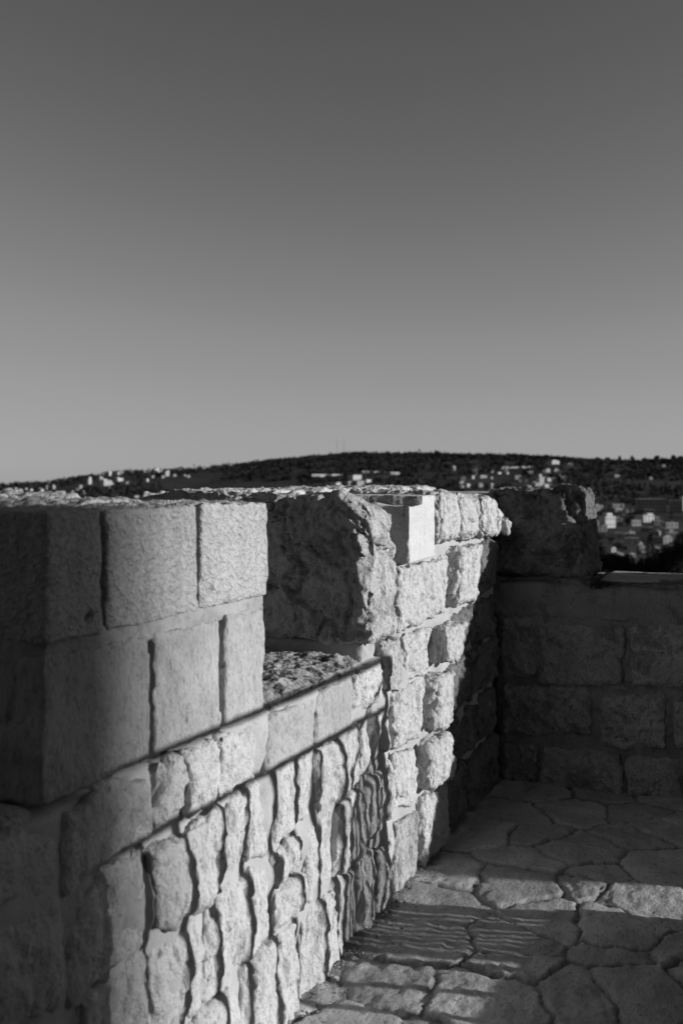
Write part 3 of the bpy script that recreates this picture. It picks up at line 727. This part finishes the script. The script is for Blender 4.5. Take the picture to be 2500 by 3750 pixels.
# woodland over the far hill: a mass nobody could count
wr = np.random.default_rng(21)
WV, WF = [], []
nt_ = 0
CLEAR = []
HOUSES = {
    'low ridge': [(-480,1430,12.3,7.0),(-480,1468,5.4,6.1),(-451,1397,7.5,6.8),(-471,1487,4.4,3.6),(-442,1419,4.2,3.8),(-451,1491,5.5,3.7),(-422,1404,5.2,4.5),(-427,1446,7.4,7.1),(-418,1445,5.3,6.4),(-440,1549,3.8,2.7),(-457,1380,4.1,2.4)],
    'knoll': [(-375,1481,6.5,10.9),(-384,1586,8.9,7.4),(-399,1714,6.7,8.4),(-334,1413,12.1,9.3),(-342,1417,7.6,5.9),(-338,1515,10.8,7.4),(-385,1717,8.4,5.0),(-329,1427,5.2,3.5),(-315,1350,3.6,4.0),(-365,1393,5.1,5.1),(-361,1359,6.3,4.0),(-332,1282,4.1,5.6),(-364,1300,6.4,4.8),(-357,1321,4.2,2.6),(-308,1433,6.3,3.5)],
    'crest': [(-320,1716,11.8,9.2),(-276,1574,6.9,9.6),(-277,1543,4.9,4.5),(-296,1560,4.6,5.0),(-288,1476,4.3,5.1),(-408,1946,9.5,4.3),(-287,1759,4.3,4.3),(-262,1562,5.7,4.2),(-244,1549,4.6,3.8),(-234,1520,5.2,3.7),(-248,1201,7.3,3.2),(-237,1205,4.4,3.8)],
    'skyline': [(116,1985,8.3,7.6),(151,1982,9.7,7.6)],
    'village': [(156,1307,6.9,3.7),(160,1266,6.2,5.3),(185,1376,3.8,4.8),(178,1356,4.3,4.7),(176,1266,6.2,6.2),(187,1246,4.8,7.8),(203,1353,4.3,3.8),(215,1422,3.5,3.5),(222,1409,6.4,3.4),(234,1409,4.4,3.0),(298,1442,6.6,6.1),(313,1455,6.6,5.6),(340,1604,16.8,6.2),(356,1558,8.2,4.9),(275,1326,7.0,5.6),(285,1338,6.6,4.7),(241,1292,6.8,5.9),(241,1259,7.5,7.9),(229,1231,8.6,5.6),(250,1251,6.6,17.5),(242,1241,6.5,8.7),(251,1226,7.3,7.7),(227,1245,4.4,4.4),(263,1216,5.5,3.8)],
    'compound': [(-7,1290,11.3,4.5),(10,1292,8.1,5.4),(18,1348,15.6,7.1),(21,1296,13.6,5.4),(33,1320,10.6,3.7),(71,1420,19.9,3.5)],
    'far slope': [(500,1554,7.6,3.9),(385,1404,12.8,3.9),(418,1351,5.7,3.8)],
    'town': [(295,951,26.0,13.3),(318,950,10.6,12.0),(337,984,3.4,13.1),(270,984,12.4,7.6),(250,978,11.0,8.2),(258,848,11.9,7.1),(270,856,4.8,4.2),(228,744,8.3,4.7),(242,756,6.9,2.6),(211,730,6.6,2.2),(210,789,10.5,11.6),(199,783,5.5,8.2),(274,972,2.4,7.5),(245,745,4.7,2.6),(130,470,4.9,3.3),(192,642,2.7,2.0),(160,589,3.3,2.9),(175,582,4.9,4.9),(182,576,4.8,4.8),(157,542,4.5,3.0),(147,534,6.4,4.1),(214,681,5.2,4.3)],
}
for c_name, L_ in HOUSES.items():
    for h in L_: CLEAR.append((h[0], h[1], max(h[2], h[3])))
CL = np.array(CLEAR)
def clump(cx, cy, z0, rad, hgt, n, size, r):
    """leaf-sized triangles spread through an uneven crown"""
    d = r.normal(size=(n, 3)); d /= np.linalg.norm(d, axis=1)[:, None]
    rr = r.uniform(0.45, 1.0, n)**0.6
    lob = 1+0.35*perlin(d*1.7+cx*0.37, 5)
    c = d*(rr*lob)[:, None]*np.array([rad, rad, hgt/2])+np.array([cx, cy, z0+hgt/2])
    a = r.normal(size=(n, 3)); b = r.normal(size=(n, 3))
    a *= (size/np.linalg.norm(a, axis=1))[:, None]; b *= (size/np.linalg.norm(b, axis=1))[:, None]
    return np.stack([c-a*0.6-b*0.4, c+a*0.6-b*0.4, c+b*0.8], 1).reshape(-1, 3)
V_all = []
tries = 0
while nt_ < 5600 and tries < 40000:
    tries += 1
    az = wr.uniform(-0.40, 0.40); r = 900+950*wr.random()**0.8 if wr.random() < 0.72 else wr.uniform(430, 900)
    x, y = r*math.sin(az), r*math.cos(az)
    dens = perlin(np.array([[x/130, y/190, 0.3]]), 77)[0]
    if dens < -0.25+0.30*wr.random() - (0.35 if (-0.13 < math.tan(az) and r > 1380) else 0): continue
    dx = CL[:, 0]-x; dy = CL[:, 1]-y
    u = math.hypot(x, y); ux, uy = x/u, y/u
    along = dx*ux+dy*uy; across = np.abs(dx*uy-dy*ux)
    if np.any((along > -6) & (along < 70) & (across < CL[:, 2]*0.55+3)): continue
    rad = wr.uniform(2.2, 4.4); hg = wr.uniform(4.0, 8.5)
    if r < 900: rad *= 0.7; hg *= 0.7
    if wr.random() < 0.08: rad *= 0.5; hg *= 1.4
    V_all.append(clump(x, y, tz(x, y)-0.5, rad, hg, 34, rad*0.62, wr)); nt_ += 1
for k in range(900):                                     # merged crowns along the crest
    t_ = wr.uniform(-0.075, 0.40); r = wr.uniform(1690, 1815); az = math.atan(t_); x, y = r*math.sin(az), r*math.cos(az)
    dns = 0.5+0.5*perlin(np.array([[x/40, 0.3, 0.7]]), 78)[0]
    if dns < 0.25: continue
    rad = wr.uniform(2.5, 5.0); V_all.append(clump(x, y, tz(x, y)-1, rad, wr.uniform(3.5, 6.0)+4.0*dns, 40, rad*0.6, wr))
V_all = np.concatenate(V_all)
wo = mesh_obj('woodland', V_all, np.arange(len(V_all)).reshape(-1, 3), M['leaf_far'], smooth=False)
tag(wo, 'dark scrub and woodland covering the far hillside', kind='stuff')

# trees one can tell apart
def tree(name, x, y, rad, hgt, label, group, n=900, leaf=0.42, trunk=0.16, columnar=False, cat='tree', seed=1):
    r = np.random.default_rng(seed)
    z = tz(x, y)
    t = tag(empty(name, (x, y, z)), label, cat, group)
    mb = MB(); th = hgt*trunk
    mb.tube((0, 0, -0.4), (0, 0, th+hgt*0.25), hgt*0.022+0.05, hgt*0.012+0.03)
    for k in range(5):
        a = k*1.26+0.4; mb.tube((0, 0, th*0.9+0.02*k*hgt), (math.cos(a)*rad*0.55, math.sin(a)*rad*0.55, th+hgt*0.32), hgt*0.010+0.03, 0.02, k=6)
    mb.build('trunk', M['bark'], t, True)
    if columnar:
        hh = r.uniform(0, 1, n)**1.15; prof = np.sin(np.pi*np.clip(hh*0.86+0.14, 0, 1))**0.7*rad*(1+0.25*r.normal(size=n)*0.5)
        an = r.uniform(0, 2*np.pi, n); q = r.uniform(0.5, 1, n)**0.5
        c = np.stack([np.cos(an)*prof*q, np.sin(an)*prof*q, th*0.5+hh*(hgt-th*0.5)], 1)
    else:
        K = 11; cs = r.normal(size=(K, 3)); cs /= np.linalg.norm(cs, axis=1)[:, None]
        cs = cs*np.array([rad*0.62, rad*0.62, (hgt-th)*0.30])*r.uniform(0.5, 1, (K, 1))+np.array([0, 0, th+(hgt-th)*0.5])
        w = r.integers(0, K, n); d = r.normal(size=(n, 3)); d /= np.linalg.norm(d, axis=1)[:, None]
        c = cs[w]+d*(r.uniform(0.35, 1, n)**0.5)[:, None]*np.array([rad*0.45, rad*0.45, (hgt-th)*0.22])
    a = r.normal(size=(n, 3)); b = r.normal(size=(n, 3)); a *= leaf/np.linalg.norm(a, axis=1)[:, None]; b *= leaf/np.linalg.norm(b, axis=1)[:, None]
    V = np.stack([c-a*0.5, c+b*0.35, c+a*0.5, c-b*0.35], 1).reshape(-1, 3)
    mesh_obj('crown', V, np.arange(len(V)).reshape(-1, 4), M['leaf'], t, smooth=False)
    return t
tree('cypress_tree', 150, 485, 2.1, 15.5, 'tall slim dark cypress among the valley houses', None, 1500, 0.6, 0.06, True, seed=3)
for px, top, rad, nl, lab in [(101, 17.0, 5.4, 4000, 'dark tree close beside the dark corner merlon'), (108, 12.0, 6.4, 3800, 'low broad dark tree second from the corner merlon'),
        (115, 11.6, 6.2, 3800, 'low dark tree midway along the lit sill of the far parapet'), (122, 11.0, 5.8, 3600, 'lowest dark tree, at the foot of the slim cypress'),
        (128.5, 16.5, 6.0, 3800, 'medium dark tree beside the largest tree at the edge of the view'), (135.5, 22.5, 7.5, 5600, 'largest dark bushy tree at the edge of the view beyond the far parapet')]:
    tree('evergreen_tree', px, 396+3*math.sin(px), rad, top+1.5, lab, 'dark trees below the far parapet', nl, 0.8, 0.08, seed=int(px))
tree('evergreen_tree', 222, 772, 3.2, 11, 'dark tree below the pale apartment blocks', None, 900, 0.8, seed=8)
sk = [(-0.062, 7, 3.5), (0.004, 8, 4.2), (0.015, 7, 4), (0.078, 10, 1.8), (0.096, 9, 3), (0.172, 8, 4), (0.185, 7, 4), (0.205, 7, 4),
      (0.256, 9, 4), (0.267, 9, 3.4), (0.279, 11, 1.7), (0.292, 12, 2.6), (0.304, 8, 3.6), (0.316, 11, 4.2), (0.333, 11, 3.2), (0.340, 9, 3.4)]
LBL = {0: 'rounded tree on the hill crest between the masts and the left knoll', 3: 'narrow pointed tree on the middle of the hill crest',
       10: 'narrow cypress standing alone on the hill crest above the valley', 11: 'tall square-topped tree on the hill crest', 13: 'umbrella-shaped tree on the hill crest'}
for i, (t_, hg, rd) in enumerate(sk):
    rr_ = 1797.0; x = rr_*t_/math.hypot(1, t_); y = rr_/math.hypot(1, t_)
    tree('skyline_tree', x, y, rd*1.7, hg*(1.15 if i >= 7 else 1.05), LBL.get(i, 'small dark tree silhouetted on the hill crest'), 'trees on the hill crest', 600, 1.7, 0.2, columnar=(rd < 2), seed=40+i)

# ------------------------------------------------------------------ houses on the hill and in the valley
def house(x, y, w, h, label, group, rot, floors=1, cols=2, mat='house', parts=True, step=True, name='house', cat='house', seed=0):
    r = random.Random(seed)
    z = tz(x, y)
    d = w*r.uniform(0.7, 1.0)
    t = tag(empty(name, (x, y, z), rot), label, cat, group)
    hm = h*(0.78 if step else 1.0)
    mb = MB().box(-w/2, w/2, -d/2, d/2, -3.0, hm)
    if step:
        a = r.uniform(-0.3, 0.3)*w
        mb.box(a-w*0.26, a+w*0.26, -d*0.28, d*0.3, hm+0.002, h)
    mb.build('wall', M[mat], t)
    rf = MB().box(-w/2-0.12, w/2+0.12, -d/2-0.12, d/2+0.12, hm-0.02, hm+0.22)
    if r.random() < 0.5: rf.tube((w*0.3, d*0.2, hm+0.22), (w*0.3, d*0.2, hm+1.3), 0.55, k=10)
    rf.build('roof', M['flat_roof'], t)
    if parts:
        fh = hm/floors
        first = None
        for f in range(floors):
            for c in range(cols):
                cx = -w/2+w*(c+0.5)/cols; cz = f*fh+fh*0.55
                ww, wh = min(0.62, w/cols*0.26), min(0.75, fh*0.26)
                if first is None:
                    first = MB().box(-ww, ww, -0.06, 0.05, -wh, wh).build('window', M['glass'], t); first.location = (cx, -d/2, cz)
                else:
                    o = first.copy(); COL.objects.link(o); o.parent = t; o.location = (cx, -d/2, cz)
    return t
CLUSTER_LABEL = {'low ridge': 'tiny pale house on the low ridge at the far left end of the hill',
    'knoll': 'small pale house in the cluster on the left knoll of the hill',
    'crest': 'small pale house spaced along the rising hill crest above the near merlon',
    'village': 'small white house of the village above the dark corner merlon',
    'compound': 'low pale building of the walled compound in the middle of the dark hill',
    'far slope': 'low pale building high on the dark slope above the valley',
    'skyline': 'white building breaking the skyline on the hill crest',
    'town': 'dim flat-roofed house crowded into the valley town beyond the far parapet'}
SPECIAL = {('town', 0): ('broad grey apartment block facing the valley', 4, 8, 'house_b', 'apartment_block', 'apartment block'),
    ('town', 1): ('narrower grey apartment block beside the broad one', 4, 4, 'house_b', 'apartment_block', 'apartment block'),
    ('town', 2): ('tall bright sliver of an apartment block at the edge of the view', 4, 1, 'house', 'apartment_block', 'apartment block'),
    ('town', 5): ('bright stepped house below the broad apartment block', 2, 3, 'house', 'house', 'house'),
    ('town', 10): ('two-storey pale house with a wide upper terrace near the corner merlon', 2, 3, 'house', 'house', 'house'),
    ('town', 7): ('plain grey house under the bright stepped one', 1, 3, 'house_b', 'house', 'house'),
    ('town', 14): ('low grey house half hidden by the broad dark tree', 1, 2, 'house_b', 'house', 'house'),
    ('town', 15): ('tiny bright hut left of the slim cypress', 1, 1, 'house', 'house', 'house'),
    ('town', 16): ('tiny bright hut beside the dark tree near the corner merlon', 1, 1, 'house', 'house', 'house'),
    ('village', 19): ('tall white tower house in the middle of the hillside village', 3, 1, 'house', 'house', 'house'),
    ('village', 12): ('long pale house high above the village near the crest', 1, 4, 'house', 'house', 'house'),
    ('knoll', 3): ('largest pale building on the left knoll', 2, 4, 'house', 'house', 'house'),
    ('knoll', 0): ('tall pale house at the near edge of the left knoll', 3, 2, 'house', 'house', 'house'),
    ('crest', 0): ('wide pale building right on the crest of the rising hill', 2, 3, 'house', 'house', 'house'),
    ('crest', 1): ('tall pale building just below the crest of the rising hill', 3, 2, 'house', 'house', 'house'),
    ('skyline', 0): ('white cube-shaped building breaking the skyline left of the other', 1, 2, 'house', 'house', 'house'),
    ('skyline', 1): ('white gabled building breaking the skyline right of the other', 1, 2, 'house', 'house', 'house')}
hr = random.Random(9)
for c_name, L_ in HOUSES.items():
    for i, (x, y, w, h) in enumerate(L_):
        r0 = math.hypot(x, y)
        if r0 > 1790: x, y = x*1790/r0, y*1790/r0
        az = math.atan2(x, y)
        rot = -az+math.radians(hr.uniform(28, 52))              # a wall turned towards the low sun
        sp = SPECIAL.get((c_name, i))
        near = c_name == 'town'
        if sp:
            house(x, y, w, h, sp[0], None, -az+math.radians(8) if sp[3] == 'house_b' else rot, sp[1], sp[2], sp[3], True, sp[4] == 'house', sp[4], sp[5], seed=i*7+1)
        else:
            house(x, y, w*0.9, h*0.85, CLUSTER_LABEL[c_name], c_name+' houses', rot, 1, 2, 'house_b' if (near or c_name in ('far slope',)) else hr.choice(['house', 'house_c', 'house_c']), near, hr.random() < 0.5, seed=i*7+2)
er = random.Random(33)
k = 0
while k < 78:                                            # the crowd of dim little houses in the valley and round the village
    if k < 48: t_, rr_ = er.uniform(0.235, 0.40), er.uniform(500, 1010)
    else: t_, rr_ = er.uniform(0.10, 0.23), er.uniform(1180, 1480)
    az = math.atan(t_); x, y = rr_*math.sin(az), rr_*math.cos(az)
    if min(math.hypot(q[0]-x, (q[1]-y)*0.4) for q in CLEAR) < 7: continue
    CLEAR.append((x, y, 6)); town = k < 48; k += 1
    house(x, y, er.uniform(5, 11), er.uniform(3.2, 6.5), CLUSTER_LABEL['town'] if town else 'small dim house scattered among the trees around the hillside village', ('town' if town else 'scattered village')+' houses',
          -az+math.radians(er.uniform(-10, 50)), er.choice([1, 2]), er.choice([2, 3]), 'house_b' if er.random() < 0.75 else 'house_c', town, er.random() < 0.4, seed=900+k)
# pale retaining walls and terraces
for x, y, w, lab in [(-14, 1403, 62, 'long pale terrace wall rising across the middle of the dark hill'), (47, 1437, 40, 'bright level retaining wall beside the walled compound'),
                     (252, 1488, 30, 'pale terrace wall high on the slope above the white village'), (277, 1492, 20, 'short pale terrace wall next to the longer one above the village')]:
    o = MB().box(-w/2, w/2, -0.5, 0.5, -4, 2.4)
    for k in range(6): o.box(-w/2+w*k/6, -w/2+w*k/6+0.8, -0.9, -0.502, -4, 2.0)
    o = o.build('terrace_wall', M['house']); o.location = (x, y, tz(x, y)); o.rotation_euler = (0, 0, math.radians(28))
    tag(o, lab, 'terrace wall')
for t_, hg, lab in [(-0.0045, 30, 'faint slender radio mast on the hill, the one farther from the crest trees'), (0.0022, 31, 'faint slender radio mast on the hill, the one closer to the crest trees')]:
    rr_ = 1812.0; x, y = rr_*t_, rr_
    ms = tag(empty('radio_mast', (x, y, tz(x, y))), lab, 'radio mast')
    mb = MB()
    for k in range(3):
        a = k*2.094; mb.tube((0.9*math.cos(a), 0.9*math.sin(a), 0), (0.35*math.cos(a), 0.35*math.sin(a), hg), 0.16, 0.12, k=5)
    for k in range(14):
        zc = hg*k/14; q = 0.9-0.55*k/14
        for j in range(3):
            a, b = j*2.094, (j+1)*2.094
            mb.tube((q*math.cos(a), q*math.sin(a), zc), (q*math.cos(b), q*math.sin(b), zc+hg/14), 0.08, k=4)
    mb.build('lattice', M['mast'], ms)
    MB().tube((0, 0, hg), (0, 0, hg+4), 0.2, 0.1, k=6).build('antenna', M['mast'], ms)

# scrubby plant at the foot of the corner merlon
wp = tag(empty('wall_plant', (bx+0.54*CU-0.12*0, by-0.54*SU, 1.05)), 'dark scrubby plant at the foot of the dark corner merlon', 'plant')
wp.rotation_euler = (0, 0, -PHI)
mb = MB(); pr = np.random.default_rng(2); LV = []
for k in range(16):
    p = np.array([pr.uniform(-0.03, 0.02), pr.uniform(-0.01, 0.05), -0.02]); d = np.array([pr.uniform(-0.2, 0.9), pr.uniform(-0.8, 0.6), pr.uniform(0.3, 1.2)]); d /= np.linalg.norm(d)
    L = pr.uniform(0.05, 0.11)
    for j in range(4):
        q = p+d*L/4; mb.tube(p, q, 0.0015, k=4); p = q; d = d+pr.normal(size=3)*0.25; d /= np.linalg.norm(d)
        for _ in range(5):
            a = pr.normal(size=3); a *= 0.010/np.linalg.norm(a); b = pr.normal(size=3); b *= 0.007/np.linalg.norm(b)
            LV += [p, p+a*0.5+b, p+a, p+a*0.5-b]
mb.build('stem', M['weed'], wp)
mesh_obj('foliage', np.array(LV), np.arange(len(LV)).reshape(-1, 4), M['weed'], wp, smooth=False)

# ------------------------------------------------------------------ light, sky, camera
w = bpy.data.worlds.new('World'); scene.world = w; w.use_nodes = True
nt = w.node_tree; bg = nt.nodes['Background']
sky = nt.nodes.new('ShaderNodeTexSky'); sky.sky_type = 'NISHITA'; sky.sun_disc = False
sky.sun_elevation = SUN_EL; sky.sun_rotation = SUN_AZ; sky.altitude = 700; sky.air_density = 1.0; sky.dust_density = 0.6
sep = nt.nodes.new('ShaderNodeSeparateColor'); nt.links.new(sky.outputs[0], sep.inputs[0])
v = mth(nt, 'ADD', mth(nt, 'MULTIPLY', sep.outputs[0], 0.75), mth(nt, 'MULTIPLY', sep.outputs[1], 0.25))   # red filter, black and white
v = ramp(nt, mth(nt, 'MULTIPLY', v, 0.1), [(0.0, 0.0), (0.08, 0.052), (0.112, 0.087), (0.141, 0.117), (0.205, 0.190), (0.292, 0.268), (0.413, 0.328), (0.474, 0.345), (1.0, 0.5)])
v = mth(nt, 'MULTIPLY', v, 10.0)
cc = nt.nodes.new('ShaderNodeCombineColor')
for k in range(3): nt.links.new(v, cc.inputs[k])
nt.links.new(cc.outputs[0], bg.inputs['Color']); bg.inputs['Strength'].default_value = 0.1
sun = bpy.data.lights.new('sun', 'SUN'); sun.energy = 5.0; sun.angle = math.radians(0.45); sun.color = (1.0, 1.0, 1.0)
so = link(bpy.data.objects.new('sun', sun))
from mathutils import Vector
dirv = Vector((math.sin(SUN_AZ)*math.cos(SUN_EL), math.cos(SUN_AZ)*math.cos(SUN_EL), math.sin(SUN_EL)))
so.rotation_euler = dirv.to_track_quat('Z', 'Y').to_euler(); so.location = (6, -2, 12)
cam = bpy.data.cameras.new('camera'); co = link(bpy.data.objects.new('camera', cam)); scene.camera = co
co.location = (0, 0, EYE); co.rotation_euler = (math.radians(90), 0, 0)
cam.sensor_fit = 'VERTICAL'; cam.sensor_height = 36; cam.sensor_width = 24; cam.lens = 35.0
cam.shift_y = -(1176-1100)/2352
cam.clip_start = 0.05; cam.clip_end = 30000
cam.dof.use_dof = True; cam.dof.focus_distance = 3.9; cam.dof.aperture_fstop = 3.2; cam.dof.aperture_blades = 0
scene.view_settings.view_transform = 'Standard'; scene.view_settings.look = 'None'; scene.view_settings.exposure = 0
scene.render.engine = 'CYCLES'
scene.cycles.max_bounces = 5; scene.cycles.diffuse_bounces = 3; scene.cycles.glossy_bounces = 2
